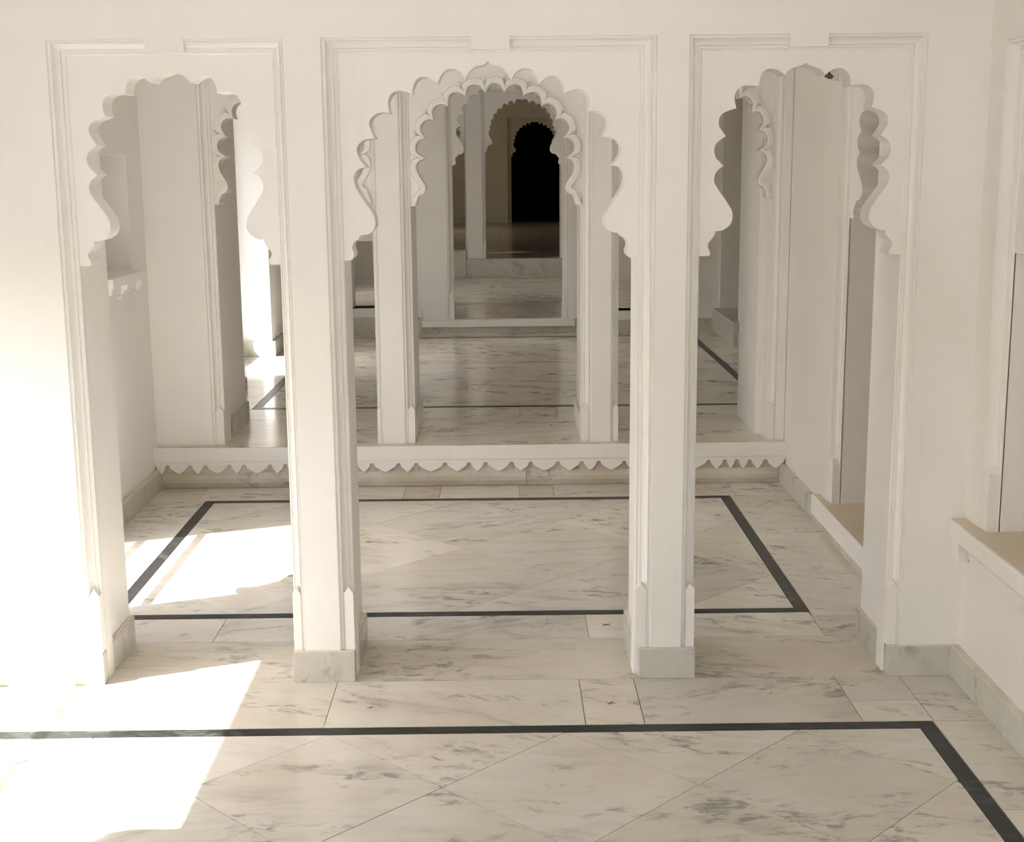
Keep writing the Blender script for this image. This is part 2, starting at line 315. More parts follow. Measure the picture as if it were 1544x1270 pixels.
def build_arch(label, x0, y0, zbase, rot, xo1, xi1, xi2, xo2, zt, zi, zs, za, prof, zfoot, gap=None, thick=0.10, recess=0.04,
               rim=False, frame=True, ptop=None, mat=None, reveal=0.0, group=None, sub=3, stop=0.21, name='scalloped_arch', panel_ext=0.013):
    """x values are given along the wall (local), y0 = wall face; everything is parented to an Empty at the arch's base"""
    mat = mat or M['plaster']
    root = thing(name, label, 'arch', (x0, y0, zbase), rot, group or ('window arches of the right wall' if name == 'window_arch' else 'scalloped arches of the screens'))
    cx, hw = (xi1 + xi2) / 2, (xi2 - xi1) / 2
    Z = lambda z: z - zbase
    H = half_profile(prof, hw, Z(zs), Z(za), sub)
    right = [p for s in H for p in s[:-1]] + [H[-1][-1]]
    left = [(-x, z) for x, z in right[::-1]]
    e = panel_ext
    pt = Z(ptop if ptop else zt + 0.0)
    poly = [(cx + x, z) for x, z in left + right[1:]]
    poly = [(cx - hw - e, Z(zs))] + poly + [(cx + hw + e, Z(zs)), (cx + hw + e, pt), (cx - hw - e, pt)]
    pn = prism('panel', poly, 'y', recess, recess + thick, mat, root, 0.0022)
    if frame:
        g0, g1 = gap if gap else (cx, cx)
        moulding(root, 'l', xo1, xi1, Z(zt), Z(zi), Z(zfoot), g0, recess / 0.04)
        moulding(root, 'r', xo2, xi2, Z(zt), Z(zi), Z(zfoot), g1, recess / 0.04)
        if gap: box('lintel_tab', g0, g1, 0.0, recess + 0.01, Z(zi) + 0.006, Z(zt), mat, root)
        if gap: box('bead', g0 - 0.001, g1 + 0.001, 0.030, recess + 0.01, Z(zi), Z(zi) + 0.006, mat, root)
        if stop:
            stop_block(root, xo1, xi1, Z(zfoot), stop); stop_block(root, xo2, xi2, Z(zfoot), stop)
    if reveal:
        a, b = recess + 0.002, reveal
        box('jamb', xo1, xi1, a, b, Z(zfoot), Z(zt), mat, root); box('jamb', xi2, xo2, a, b, Z(zfoot), Z(zt), mat, root)
        box('soffit', xi1, xi2, recess + thick + 0.005, b, Z(zi), Z(zt), mat, root)
    if rim:
        RW = 0.032
        full = [[(cx - x, z) for x, z in s[::-1]] for s in H[::-1]]
        h0 = [[(cx + x, z) for x, z in s] for s in H]
        # the two half lobes at the apex are one lobe
        segs = full[:-1] + [full[-1] + h0[0][1:]] + h0[1:]
        inner_c = Vector((cx, Z(zs) + 0.25))
        def nrm(p, q):
            d = Vector((q[0] - p[0], q[1] - p[1])); d.normalize(); return Vector((-d.y, d.x))
        cusps = [None]
        for i in range(len(segs) - 1):
            a, b = segs[i], segs[i + 1]
            din = Vector((a[-1][0] - a[-2][0], a[-1][1] - a[-2][1])).normalized(); dout = Vector((b[1][0] - b[0][0], b[1][1] - b[0][1])).normalized()
            d = dout - din; away = Vector((a[-1][0], a[-1][1])) - inner_c
            if d.length < 0.2: d = nrm(a[-2], a[-1])
            if d.dot(away) < 0: d = -d
            cusps.append((Vector(a[-1]), d.normalized()))
        cusps.append(None)
        vs, fs = [], []
        line = []
        for i, s in enumerate(segs):
            mid = Vector(s[len(s) // 2])
            for k, p in enumerate(s):
                if i and k == 0: continue
                q0 = s[max(k - 1, 0)]; q1 = s[min(k + 1, len(s) - 1)]
                nn = nrm(q0, q1)
                rw = RW * (0.75 if i in (0, len(segs) - 1) else 1)
                Q = Vector(p) + nn * rw
                for c in (cusps[i], cusps[i + 1]):
                    if c is None: continue
                    cc, b = c; side = (mid - cc).x * b.y - (mid - cc).y * b.x; sq = (Q - cc).x * b.y - (Q - cc).y * b.x
                    if side * sq < 0 or (Vector(p) - cc).length < 1e-6:
                        Q = cc + b * min(max((Q - cc).dot(b), rw * 0.8), rw * 1.25)
                line.append((p, (Q.x, Q.y)))
        n = len(line); y_f = recess - 0.018
        for p, q in line:
            m1 = (p[0] * 0.8 + q[0] * 0.2, p[1] * 0.8 + q[1] * 0.2); m2 = (p[0] * 0.12 + q[0] * 0.88, p[1] * 0.12 + q[1] * 0.88)
            vs += [(p[0], recess + 0.03, p[1]), (p[0], y_f + 0.003, p[1]), (m1[0], y_f, m1[1]), (m2[0], y_f + 0.001, m2[1]), (q[0], recess + 0.002, q[1])]
        for i in range(n - 1):
            for k in range(4): fs.append((i * 5 + k, i * 5 + k + 1, (i + 1) * 5 + k + 1, (i + 1) * 5 + k))
        link('rim', mesh_from('rim', vs, fs), mat, root)
        for c in cusps[2:-2]:
            cc, b = c

            t = Vector((-b.y, b.x)); a0 = cc + b * (RW + 0.008); a1 = cc + b * (RW + 0.046)
            am = cc + b * (RW + 0.026)
            P = [a0, am + t * 0.014, a1, am - t * 0.014, am]
            pts = [(q.x, q.y) for q in P]
            lim = hw - 0.004
            if all(abs(q[0] - cx) < lim for q in pts):
                lv = [(x, recess + 0.001, z) for x, z in pts[:4]] + [(pts[4][0], recess - 0.020, pts[4][1])]
                link('leaf', mesh_from('leaf', lv, [(0, 1, 4), (1, 2, 4), (2, 3, 4), (3, 0, 4), (3, 2, 1, 0)]), mat, root)
    return root

def build_pillar(label, jl, fl, fr, jr, Y0, Y1, z0, z1, ys, front_plinth=None, side_plinth=None, group=None, name='pillar', rec=0.015, mat=None, rd=0.041, front_range=None, both=False):
    """jl/jr jamb faces, fl/fr flush face edges (None = runs into a wall at that x given by fl/fr)"""
    mat = mat or M['plaster']
    cxm = (fl + fr) / 2
    root = thing(name, label, 'pillar', (cxm, Y0, z0), 0, group or 'pillars of the arched screens')
    L = lambda p: (p[0] - cxm, p[1] - Y0)
    pts = [(fl, Y0), (fr, Y0)]
    if jr is not None: pts += [(fr, Y0 + rd), (jr, Y0 + rd), (jr, ys), (jr - rec, ys), (jr - rec, Y1)]
    else: pts += [(fr, Y1)]
    if jl is not None: pts += [(jl + rec, Y1), (jl + rec, ys), (jl, ys), (jl, Y0 + rd), (fl, Y0 + rd)]
    else: pts += [(fl, Y1)]
    prism_v('shaft', [L(p) for p in pts], 0, z1 - z0, mat, root, 0.0025)
    if front_plinth:
        a, b, h, m, out = front_plinth
        box('plinth', a - cxm, b - cxm, -out, 0.0415, 0, h, m, root, 0.0015)
        box('mortar_line', a - cxm + 0.002, b - cxm - 0.002, -out + 0.001, 0.0415, h, h + 0.004, M['grime'], root)
    if side_plinth:
        h, m, ya = side_plinth
        for j, s in ((jl, 1), (jr, -1)):
            if j is None: continue
            x0, x1 = sorted((j - cxm + s * (rec + 0.001), j - cxm - s * 0.001))
            box('side_plinth', x0, x1, ya - Y0, Y1 - Y0 + 0.003, 0, h, m, root, 0.0012)
            box('mortar_line', x0 + (0.001 if s < 0 else 0.003), x1 - (0.003 if s < 0 else 0.001), ya - Y0 + 0.001, Y1 - Y0, h, h + 0.003, M['grime'], root)
    return root

# ------------------------------------------------------------------ key sizes
YA, YA2 = 4.051, 4.42          # front screen
H3 = 0.213                     # raised floor
YB, YB2 = 6.73, 7.42           # middle screen
YC, YC2 = 11.30, 11.56; ZC = 0.324
YD, YD2 = 15.62, 15.95; ZD = 0.537
YE = 25.3
XL, XR = -1.75, 1.43
HZ, HZB = 2.62, 2.95

# ------------------------------------------------------------------ floors and tiles
def inset(poly, d):
    """convex polygon shrunk by d"""
    n = len(poly); A = sum(poly[i][0] * poly[(i + 1) % n][1] - poly[(i + 1) % n][0] * poly[i][1] for i in range(n))
    if A < 0: poly = poly[::-1]
    out = []
    L = []
    for i in range(n):
        p, q = Vector(poly[i]), Vector(poly[(i + 1) % n]); t = (q - p)
        if t.length < 1e-6: continue
        t.normalize(); nn = Vector((-t.y, t.x)); L.append((p + nn * d, t))
    m = len(L)
    for i in range(m):
        p, t = L[i - 1]; q, s = L[i]; den = t.x * s.y - t.y * s.x
        if abs(den) < 1e-6: out.append((q.x, q.y)); continue
        k = ((q.x - p.x) * s.y - (q.y - p.y) * s.x) / den; r = p + t * k; out.append((r.x, r.y))
    return out
def clip(poly, x0, x1, y0, y1):
    for ax, v, s in ((0, x0, 1), (0, x1, -1), (1, y0, 1), (1, y1, -1)):
        out = []
        for i in range(len(poly)):
            a, b = poly[i - 1], poly[i]; ia, ib = (a[ax] - v) * s >= 0, (b[ax] - v) * s >= 0
            if ia != ib:
                t = (v - a[ax]) / (b[ax] - a[ax]); out.append((a[0] + (b[0] - a[0]) * t, a[1] + (b[1] - a[1]) * t))
            if ib: out.append(b)
        poly = out
        if len(poly) < 3: return []
    clean = []
    for p in poly:
        if not clean or math.hypot(p[0] - clean[-1][0], p[1] - clean[-1][1]) > 1e-4: clean.append(p)
    if len(clean) > 2 and math.hypot(clean[0][0] - clean[-1][0], clean[0][1] - clean[-1][1]) < 1e-4: clean.pop()
    return clean
def area(p): return abs(sum(p[i][0] * p[(i + 1) % len(p)][1] - p[(i + 1) % len(p)][0] * p[i][1] for i in range(len(p)))) / 2
def tile(parent, poly, z, mat, name='tile', gap=0.0011, lift=None):
    if len(poly) < 3 or area(poly) < 2e-4: return None
    p = inset(poly, gap)
    dz = random.uniform(-0.0007, 0.0003) if lift is None else lift
    return prism(name, p, 'z', z - 0.015, z + dz, mat, parent)
def rect(x0, x1, y0, y1): return [(x0, y0), (x1, y0), (x1, y1), (x0, y1)]
def lattice(parent, x0, x1, y0, y1, ox, oy, ax, ay, z, mat):
    """diamonds with half diagonals ax, ay and one corner at ox, oy"""
    for i in range(int((x0 - ox) / ax) - 3, int((x1 - ox) / ax) + 4):
        for j in range(int((y0 - oy) / ay) - 3, int((y1 - oy) / ay) + 4):
            if (i + j) % 2 == 0: continue
            cx, cyy = ox + i * ax, oy + j * ay
            p = clip([(cx - ax, cyy), (cx, cyy - ay), (cx + ax, cyy), (cx, cyy + ay)], x0, x1, y0, y1)
            if p and area(p) > 1e-3: tile(parent, p, z, mat)
def frame_strip(parent, x0, x1, y0, y1, wd, z, mat, ys=None):
    """black inlay: outer rectangle x0..x1, y0..y1, mitred"""
    a, b, c, d = (x0, y0), (x1, y0), (x1, y1), (x0, y1)
    e, f, g, h = (x0 + wd, y0 + wd), (x1 - wd, y0 + wd), (x1 - wd, y1 - wd), (x0 + wd, y1 - wd)
    for q in ((a, b, f, e), (b, c, g, f), (c, d, h, g), (d, a, e, h)): tile(parent, list(q), z, mat, 'inlay_strip', 0.0004, 0.0002)

fl = struct(box('floor', -2.05, 1.72, -1.6, 6.72, -0.12, -0.004, M['grout']), 'white marble floor of the two front rooms, with black inlaid borders')
# room 1
frame_strip(fl, -1.53, 1.24, 0.90, 3.692, 0.05, 0, M['black'])
lattice(fl, -1.48, 1.19, 0.95, 3.642, 0.169, 3.642, 0.3365, 0.340, 0, M['floor'])
for a, b in ((XL - 0.25, -1.26), (-1.26, -0.527), (-0.527, 0.233), (0.406, 1.04), (1.245, XR)):
    tile(fl, rect(a, b, 3.694, 4.049), 0, M['floor'])
tile(fl, rect(0.233, 0.406, 3.694, 4.049), 0, M['slab'], gap=0.002)
tile(fl, rect(1.04, 1.245, 3.849, 4.049), 0, M['floor']); tile(fl, rect(1.04, 1.245, 3.694, 3.849), 0, M['floor'])
for a, b in ((-1.6, 0.4), (0.4, 1.15), (1.15, 1.85), (1.85, 2.5), (2.5, 3.14), (3.14, 3.692)):
    tile(fl, rect(1.242, XR, a, b), 0, M['floor']); tile(fl, rect(XL - 0.25, -1.532, a, b), 0, M['floor'])
tile(fl, rect(-1.53, -0.3, -1.6, 0.898), 0, M['floor']); tile(fl, rect(-0.3, 1.24, -1.6, 0.898), 0, M['floor'])
# thresholds below the front arches
for a, b in ((-1.30, -0.62), (-0.51, 0.46), (0.55, 1.25)): tile(fl, rect(a, b, 4.049, 4.422), 0, M['slab'], 'threshold_slab')
# room 2
frame_strip(fl, -1.446, 1.105, 4.674, 6.425, 0.047, 0, M['black'])
lattice(fl, -1.399, 1.058, 4.721, 6.378, -0.172, 4.721, 0.4095, 0.4143, 0, M['floor2'])
for a, b in ((-1.90, -1.0), (-1.0, 0.291), (0.291, 1.10)): tile(fl, rect(a, b, 4.424, 4.672), 0, M['floor2'])
tile(fl, rect(1.10, XR, 4.424, 4.635), 0, M['floor2'])
for a, b in ((4.635, 5.12), (5.12, 5.80), (5.80, 6.43)): tile(fl, rect(1.107, XR, a, b), 0, M['floor2'])
for a, b in ((4.672, 5.35), (5.35, 6.12), (6.12, 6.425)): tile(fl, rect(-1.90, -1.448, a, b), 0, M['floor2'])
for a, b in ((XL, -1.49), (-1.49, -0.49), (-0.312, 0.081), (0.251, 1.14), (1.14, XR)): tile(fl, rect(a, b, 6.427, 6.69), 0, M['floor2'])
for a, b in ((-0.49, -0.312), (0.081, 0.251)): tile(fl, rect(a, b, 6.427, 6.69), 0, M['slab'], gap=0.002)
# chisel marks
def mark(cx, cyy, z, s, parent, th=0.35):
    m = []
    for a in (th, th + 1.9):
        dx, dy = math.cos(a) * s, math.sin(a) * s; t = (-dy * 0.10, dx * 0.10)
        prism('chisel_mark', [(cx - dx, cyy - dy), (cx + t[0], cyy + t[1]), (cx + dx, cyy + dy), (cx - t[0], cyy - t[1])], 'z', z - 0.001, z + 0.0006, M['scratch'], parent)
mark(0.318, 3.853, 0.0003, 0.017, fl, 1.0); mark(-0.405, 3.84, 0.0003, 0.012, fl, 1.3); mark(0.36, 4.56, 0.0003, 0.017, fl, 0.6)

# raised floor of room 3
fr3 = struct(box('floor_raised', -2.05, 1.95, 6.80, YC + 0.03, -0.12, H3 - 0.004, M['grout']), 'streaked grey marble floor of the raised middle room')
for a, b in ((XL + 0.004, -0.53), (-0.53, 0.50), (0.50, XR - 0.004)): tile(fr3, rect(a, b, 6.672, 7.440), H3, M['slab3'], 'threshold_slab', 0.0008)
for a, b in ((-1.80, -1.46), (-1.46, -0.7), (-0.7, 0.10), (0.31, 1.1), (1.1, 1.82)): tile(fr3, rect(a, b, 7.440, 7.752), H3, M['floor3'])
tile(fr3, rect(0.10, 0.31, 7.440, 7.752), H3, M['floor3'], gap=0.003)
frame_strip(fr3, -1.452, 1.575, 7.754, 11.03, 0.050, H3, M['black'])
lattice(fr3, -1.402, 1.525, 7.804, 10.98, -0.02, 7.804, 0.4878, 0.4537, H3, M['floor3'])
for a, b in ((7.752, 9.18), (9.18, 10.2), (10.2, 11.03)):
    tile(fr3, rect(1.577, 1.83, a, b), H3, M['floor3'])
for a, b in ((7.752, 8.8), (8.8, 9.6), (9.6, 10.4), (10.4, 11.03)): tile(fr3, rect(-2.02, -1.454, a, b), H3, M['floor3'])
for a, b in ((-1.80, -0.9), (-0.9, 0.0), (0.0, 0.9), (0.9, 1.83)): tile(fr3, rect(a, b, 11.032, YC + 0.04), H3, M['floor3'])
# room 4
fr4 = struct(box('floor_upper', -2.05, 2.05, YC + 0.04, YD + 0.05, 0.0, ZC - 0.004, M['grout']), 'veined marble floor beyond the second row of arches')
for a, b in ((-0.66, 0.0), (0.0, 0.62)): tile(fr4, rect(a, b, YC + 0.03, 12.56), ZC, M['floor3'])
for a, b in ((-2.0, -0.66), (0.62, 2.0)): tile(fr4, rect(a, b, YC2, 12.56), ZC, M['floor3'])
for y0, y1 in ((12.61, 13.6), (13.6, 14.6), (14.6, 15.62)):
    for a, b in ((-2.0, -1.0), (-1.0, 0.0), (0.0, 1.0), (1.0, 2.0)): tile(fr4, rect(a, b, y0, y1), ZC, M['floor3'])
tile(fr4, rect(-2.0, 2.0, 12.562, 12.605), ZC, M['black'], 'inlay_strip', 0.0004)
# room 5
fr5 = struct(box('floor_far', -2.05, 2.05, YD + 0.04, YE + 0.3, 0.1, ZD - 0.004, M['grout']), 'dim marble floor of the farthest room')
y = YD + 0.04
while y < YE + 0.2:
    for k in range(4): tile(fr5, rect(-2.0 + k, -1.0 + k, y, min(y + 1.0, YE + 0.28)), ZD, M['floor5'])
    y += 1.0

# ------------------------------------------------------------------ front screen
wf = struct(box('wall_front', -2.0, 1.61, YA, YA2, 1.964, HZ, M['plaster']), 'white plaster wall above the three front arches')
build_pillar('broad white pier left of the front arches, half in sunlight', None, -2.0, -1.305, -1.261, YA, YA2, 0, 1.964, 4.165,
             (-2.0, -1.259, 0.100, M['skirt'], 0.006), (0.100, M['skirt'], 4.168), name='pier')
build_pillar('slim white pillar between the left and centre front arches', -0.661, -0.625, -0.513, -0.469, YA, YA2, 0, 1.964, 4.165,
             (-0.664, -0.471, 0.100, M['skirt'], 0.006), (0.100, M['skirt'], 4.168))
build_pillar('slim white pillar between the centre and right front arches', 0.409, 0.460, 0.556, 0.597, YA, YA2, 0, 1.964, 4.165,
             (0.423, 0.599, 0.098, M['skirt'], 0.006), (0.100, M['skirt'], 4.168))
build_pillar('white pier between the right front arch and the window ledge', 1.203, 1.245, 1.61, None, YA, YA2, 0, 1.964, 4.165,
             (1.207, 1.408, 0.097, M['skirt'], 0.006), (0.100, M['skirt'], 4.168), name='pier')
def fa(label, o1, i1, i2, o2, zs, za, prof, gap):
    cx = (i1 + i2) / 2
    return build_arch(label, cx, YA, 0, 0, o1 - cx, i1 - cx, i2 - cx, o2 - cx, 1.964, 1.922, zs, za, prof, 0.100, (gap[0] - cx, gap[1] - cx), ptop=1.975)
fa('left scalloped arch of the front wall, the wall niche seen through it', -1.305, -1.261, -0.661, -0.625, 1.310, 1.877, P_AR, (-1.021, -0.909))
fa('central and widest scalloped arch of the front wall, dark doorway seen through it', -0.513, -0.469, 0.409, 0.460, 1.319, 1.899, P_AC, (-0.080, 0.033))
ra = fa('right scalloped arch of the front wall, next to the window ledge', 0.556, 0.597, 1.203, 1.245, 1.323, 1.884, P_AR, (0.844, 0.957))

# ------------------------------------------------------------------ step to the raised room
st = thing('step', 'white step with a scalloped frieze across the second room', 'step', (-0.16, 6.66, 0))
sx, sy_ = -0.16, 6.66
box('nosing', -1.752 - sx, 1.432 - sx, 0.0, 0.16, 0.142, H3 - 0.0005, M['plaster'], st, 0.004)
box('frieze_backing', XL - sx, XR - sx, 0.026, 0.16, 0.06, 0.143, M['riser'], st)
box('frieze_band', XL - sx, XR - sx, 0.007, 0.03, 0.126, 0.143, M['plaster'], st)
rp = [(0.034, 0.0), (0.030, 0.012), (0.020, 0.030), (0.018, 0.050), (0.022, 0.068), (0.028, 0.086), (0.16, 0.086), (0.16, 0.0)]
xs = [-1.75, -0.95, 0.118, 0.90, 1.43]
for a, b in zip(xs[:-1], xs[1:]): prism('riser', rp, 'x', a - sx + 0.001, b - sx - 0.001, M['riser'], st)
nt_ = [-1.752, -1.685, -1.574, -1.497, -1.376, -1.302, -1.172, -1.095, -0.975, -0.885, -0.810, -0.740, -0.658, -0.525, -0.435, -0.290, -0.169, -0.086, 0.045, 0.142, 0.278, 0.399, 0.484, 0.612, 0.695, 0.815, 0.900, 1.038, 1.121, 1.181, 1.247, 1.326, 1.432]
for a, b in zip(nt_[:-1], nt_[1:]):
    g = 0.0115; x0, x1 = a + g - sx, b - g - sx; m = (x0 + x1) / 2; W = (x1 - x0)
    z_ = 0.080
    pts = [(x0 - 0.004, 0.128), (x0 - 0.004, 0.124), (x0, 0.118), (x0 + W * 0.02, 0.110), (x0 + W * 0.10, 0.103), (x0 + W * 0.27, 0.092), (m - W * 0.10, z_ + 0.004), (m, z_),
           (m + W * 0.10, z_ + 0.004), (x1 - W * 0.27, 0.092), (x1 - W * 0.10, 0.103), (x1 - W * 0.02, 0.110), (x1, 0.118), (x1 + 0.004, 0.124), (x1 + 0.004, 0.128)]
    prism('scallop', pts, 'y', 0.006, 0.030, M['plaster'], st, 0.0015)

# ------------------------------------------------------------------ middle screen
struct(box('wall_middle', XL, 1.61, YB, YB2, 2.177, HZB, M['plaster']), 'white wall above the second row of arches')
build_pillar('broad white pilaster against the left wall on the raised step', None, XL, -1.462, -1.405, YB, YB2, H3, 2.177, 6.90, None, (0.108, M['skirt'], 6.93), name='pilaster')
build_pillar('narrow white pillar on the step, left of the central view', -0.632, -0.605, -0.489, -0.440, YB, YB2, H3, 2.177, 6.86, None, (0.105, M['plaster'], 6.88))
build_pillar('narrow white pillar on the step, right of the central view', 0.400, 0.452, 0.550, 0.588, YB, YB2, H3, 2.177, 6.86, None, (0.105, M['plaster'], 6.88))
build_pillar('white pilaster on the step against the right wall', 1.341, 1.391, XR, None, YB, YB2, H3, 2.177, 6.90, None, (0.100, M['skirt'], 6.93), name='pilaster', rec=-0.03)
def ma(label, o1, i1, i2, o2, zs, za):
    cx = (i1 + i2) / 2
    return build_arch(label, cx, YB, H3, 0, o1 - cx, i1 - cx, i2 - cx, o2 - cx, 2.177, 2.135, zs, za, P_BC, H3, None, rim=True, ptop=2.19, mat=M['plaster'], stop=0.195)
ma('left moulded scalloped arch on the step, behind the left front arch', -1.462, -1.405, -0.632, -0.605, 1.418, 2.005)
ma('central moulded scalloped arch on the step, behind the central front arch', -0.489, -0.440, 0.400, 0.452, 1.400, 1.990)
ma('right moulded scalloped arch on the step, behind the right front arch', 0.550, 0.588, 1.341, 1.391, 1.428, 2.015)

# ------------------------------------------------------------------ left wall, rooms 1 and 2
LW = [(2.56, 3.99), (4.575, 5.645)]
def cell_left(u, z):
    if z < (1.44 if u < 4.2 else 2.47) and any(a < u < b for a, b in LW): return 0
    if 5.97 < u < 6.46 and 1.12 < z < 1.655: return (-2.0, -1.90)
    return 1
us = sorted({-1.6, 6.80, 5.97, 6.46} | {v for ab in LW for v in ab}); zs_ = [-0.1, 1.12, 1.44, 1.655, 2.47, HZ]
lw = struct(wallgrid('wall_left', us, zs_, cell_left, 'x', -2.0, XL, M['plaster'], None, 0.003), 'white left wall of the second room, with a niche')
for k, (a, b) in enumerate(LW):
    cyy = (a + b) / 2; hw = (b - a) / 2
    wn = bpy.data.objects.new('window_%d' % (k + 1), None); C.objects.link(wn); wn.location = (-2.0, cyy, 0)
    wn['kind'] = 'structure'; wn['label'] = 'arched window in the left wall with horizontal bars'
    zs, za, zt = (1.12, 1.60, 1.64) if a < 4.2 else (1.12, 2.42, 2.48)
    H = half_profile(P_AR, hw, zs, za)
    right = [p for s in H for p in s[:-1]] + [H[-1][-1]]; left = [(-x, z) for x, z in right[::-1]]
    poly = [(-hw - 0.01, zs)] + left + right[1:] + [(hw + 0.01, zs), (hw + 0.01, zt), (-hw - 0.01, zt)]
    if a < 4.2:     # square-headed window with small corner brackets
        lf = [(-hw, 1.10), (-hw + 0.05, 1.13), (-hw + 0.10, 1.19), (-hw + 0.095, 1.25), (-hw + 0.06, 1.31), (-hw + 0.05, 1.37)]
        poly = [(-hw - 0.01, 1.10)] + lf + [(-x, z) for x, z in lf[::-1]] + [(hw + 0.01, 1.10), (hw + 0.01, 1.46), (-hw - 0.01, 1.46)]
    prism('arch_panel', poly, 'x', -0.05, 0.05, M['plaster'], wn)
    box('sill', -0.05, 0.05, -hw, hw, -0.1, 0.165, M['plaster'], wn)
    for z in (0.465, 0.735):
        vs, fs = [], []; n = 8
        for t in (-hw, hw):
            for i in range(n): vs.append((0.0165 * math.cos(2 * math.pi * i / n), t, z + 0.0165 * math.sin(2 * math.pi * i / n)))
        fs = [(i, (i + 1) % n, n + (i + 1) % n, n + i) for i in range(n)]
        link('bar', mesh_from('bar', vs, fs), M['iron'], wn)
bl = struct(box('baseboard_left', XL, XL + 0.028, 5.70, 6.70, 0, 0.098, M['skirt'], None, 0.002), 'grey marble skirting of the left wall in the second room')
box('mortar_line', XL, XL + 0.026, 5.70, 6.70, 0.098, 0.102, M['grime'], bl)
# niche shelf
sh = thing('niche_shelf', 'small white shelf with corbels under the wall niche', 'shelf', (XL, 6.22, 1.05))
prism('shelf_board', [(0.0, -0.285), (0.058, -0.285), (0.058, 0.285), (0.0, 0.285)], 'z', 0.030, 0.070, M['plaster'], sh, 0.002)
for yy in (-0.255, 0.0, 0.255):
    prism('corbel', [(0.0, -0.042), (0.012, -0.042), (0.017, -0.025), (0.030, -0.005), (0.045, 0.004), (0.048, 0.030), (0.0, 0.030)], 'y', yy - 0.020, yy + 0.020, M['plaster'], sh, 0.0012)
box('apron', 0.0, 0.018, -0.262, 0.262, -0.030, 0.030, M['plaster'], sh, 0.001)
box('niche_edge', -0.001, 0.004, 0.240, 0.246, 0.070, 0.609, M['plaster'], sh)

# sunshades outside, the last one added as a sun blocker
ev = struct(prism('eave', [(-2.22, 1.558), (-2.0, 1.66), (-2.0, 1.74), (-2.22, 1.60)], 'y', -1.6, 4.3, M['plaster']), 'sloping sunshade outside the left windows')
ev2 = struct(prism('eave', [(-3.05, 2.475), (-2.0, 2.55), (-2.0, 2.62), (-3.05, 2.52)], 'y', 4.32, 7.1, M['plaster']), 'sloping sunshade outside the second room')
ev3 = struct(prism('eave', [(-2.95, 2.215), (-2.05, 2.36), (-2.05, 2.44), (-2.95, 2.26)], 'y', 7.6, 11.2, M['plaster']), 'sloping sunshade outside the raised room')
sun_block = struct(prism('eave', [(-3.5, 1.90), (-2.05, 2.36), (-2.05, 2.44), (-3.5, 1.95)], 'y', 11.5, 16.0, M['plaster']), 'unseen overhang added to keep sun out of the upper room')  # deep overhang added out of view to block the sun here
struct(box('ground', -40, -2.05, -30, 60, -3.25, -3.0, M['ground']), 'sunlit stone courtyard outside')

# ------------------------------------------------------------------ right wall, rooms 1 and 2
RW_ = [(2.60, 3.925, 0.51, 1.93), (4.60, 5.785, 0.126, 1.98), (0.40, 1.9, 0.51, 1.93)]
def cell_right(u, z):
    for a, b, z0, z1 in RW_:
        if a < u < b and z0 < z < z1: return 0
    return 1
us = sorted({-1.6, 6.73} | {v for r in RW_ for v in r[:2]}); zs_ = [-0.1, 0.126, 0.51, 1.93, 1.98, HZ]
struct(wallgrid('wall_right', us, zs_, cell_right, 'x', XR, 1.61, M['polished'], None, 0.003), 'smooth white right wall beyond and before the right front arch')
bpatch = prism('broken_patch', [(6.105, 1.963), (6.06, 1.985), (5.985, 1.994), (5.86, 1.972), (5.845, 1.930), (5.93, 1.938), (5.985, 1.948), (6.04, 1.955)], 'x', XR - 0.002, XR + 0.01, M['grime'], bpy.data.objects['wall_right'])
prism('mossy_hole', [(6.10, 1.962), (6.075, 1.976), (6.05, 1.966), (6.02, 1.984), (5.985, 1.970), (5.93, 1.955), (5.97, 1.947), (6.02, 1.950), (6.05, 1.957)], 'x', XR - 0.004, XR + 0.01, M['moss'], bpy.data.objects['wall_right'])
def side_arch(label, ya, yb, zf, zt, zs, za, side='r', fw_=0.042, name='window_arch'):
    cyy = (ya + yb) / 2; hw = (yb - ya) / 2
    return build_arch(label, XR, cyy, zf, -math.pi / 2, -hw, -hw + fw_, hw - fw_, hw, zt, zt - 0.042, zs, za, P_AR, zf, None, reveal=0.175, ptop=zt, stop=0.20, name=name)
side_arch('tall scalloped window arch in the right wall above the stone ledge', 2.60, 3.925, 0.51, 1.93, 1.338, 1.86)
side_arch('tall scalloped opening in the right wall of the second room', 4.60, 5.785, 0.126, 1.98, 1.365, 1.93)
side_arch('scalloped window arch in the right wall, nearest the camera', 0.40, 1.90, 0.51, 1.93, 1.338, 1.86)
br = struct(box('baseboard_right', 1.405, XR, -1.6, 4.05, 0, 0.097, M['skirt'], None, 0.002), 'green grey marble skirting below the stone ledge')
box('mortar_line', 1.407, XR, -1.6, 4.05, 0.097, 0.101, M['grime'], br)
br2 = struct(box('baseboard_right', 1.402, XR, 5.93, 6.69, 0, 0.100, M['skirt'], None, 0.003), 'grey marble skirting along the right wall of the second room')
box('skirting_under_sill', 1.402, XR, YA2, 5.93, 0, 0.040, M['riser'], br2)
sl = thing('sill', 'low white sill with tan top at the right wall of the second room', 'sill', (1.39, 5.2, 0.04))
box('sill_face', 0.0, 0.23, YA2 - 5.2, 0.73, 0.0, 0.087, M['plaster'], sl, 0.003)
box('sill_top', 0.006, 0.62, YA2 - 5.2, 0.724, 0.0872, 0.0885, M['ledge'], sl)
lg = thing('stone_ledge', 'waist-high white window ledge on the right wall, nearest the camera', 'ledge', (XR, 3.2, 0.455))
box('slab', -0.050, 0.185, -3.0, 0.850, 0.0, 0.056, M['plaster'], lg, 0.004)
box('slab_top', -0.042, 0.60, -3.0, 0.846, 0.0565, 0.058, M['ledge'], lg)
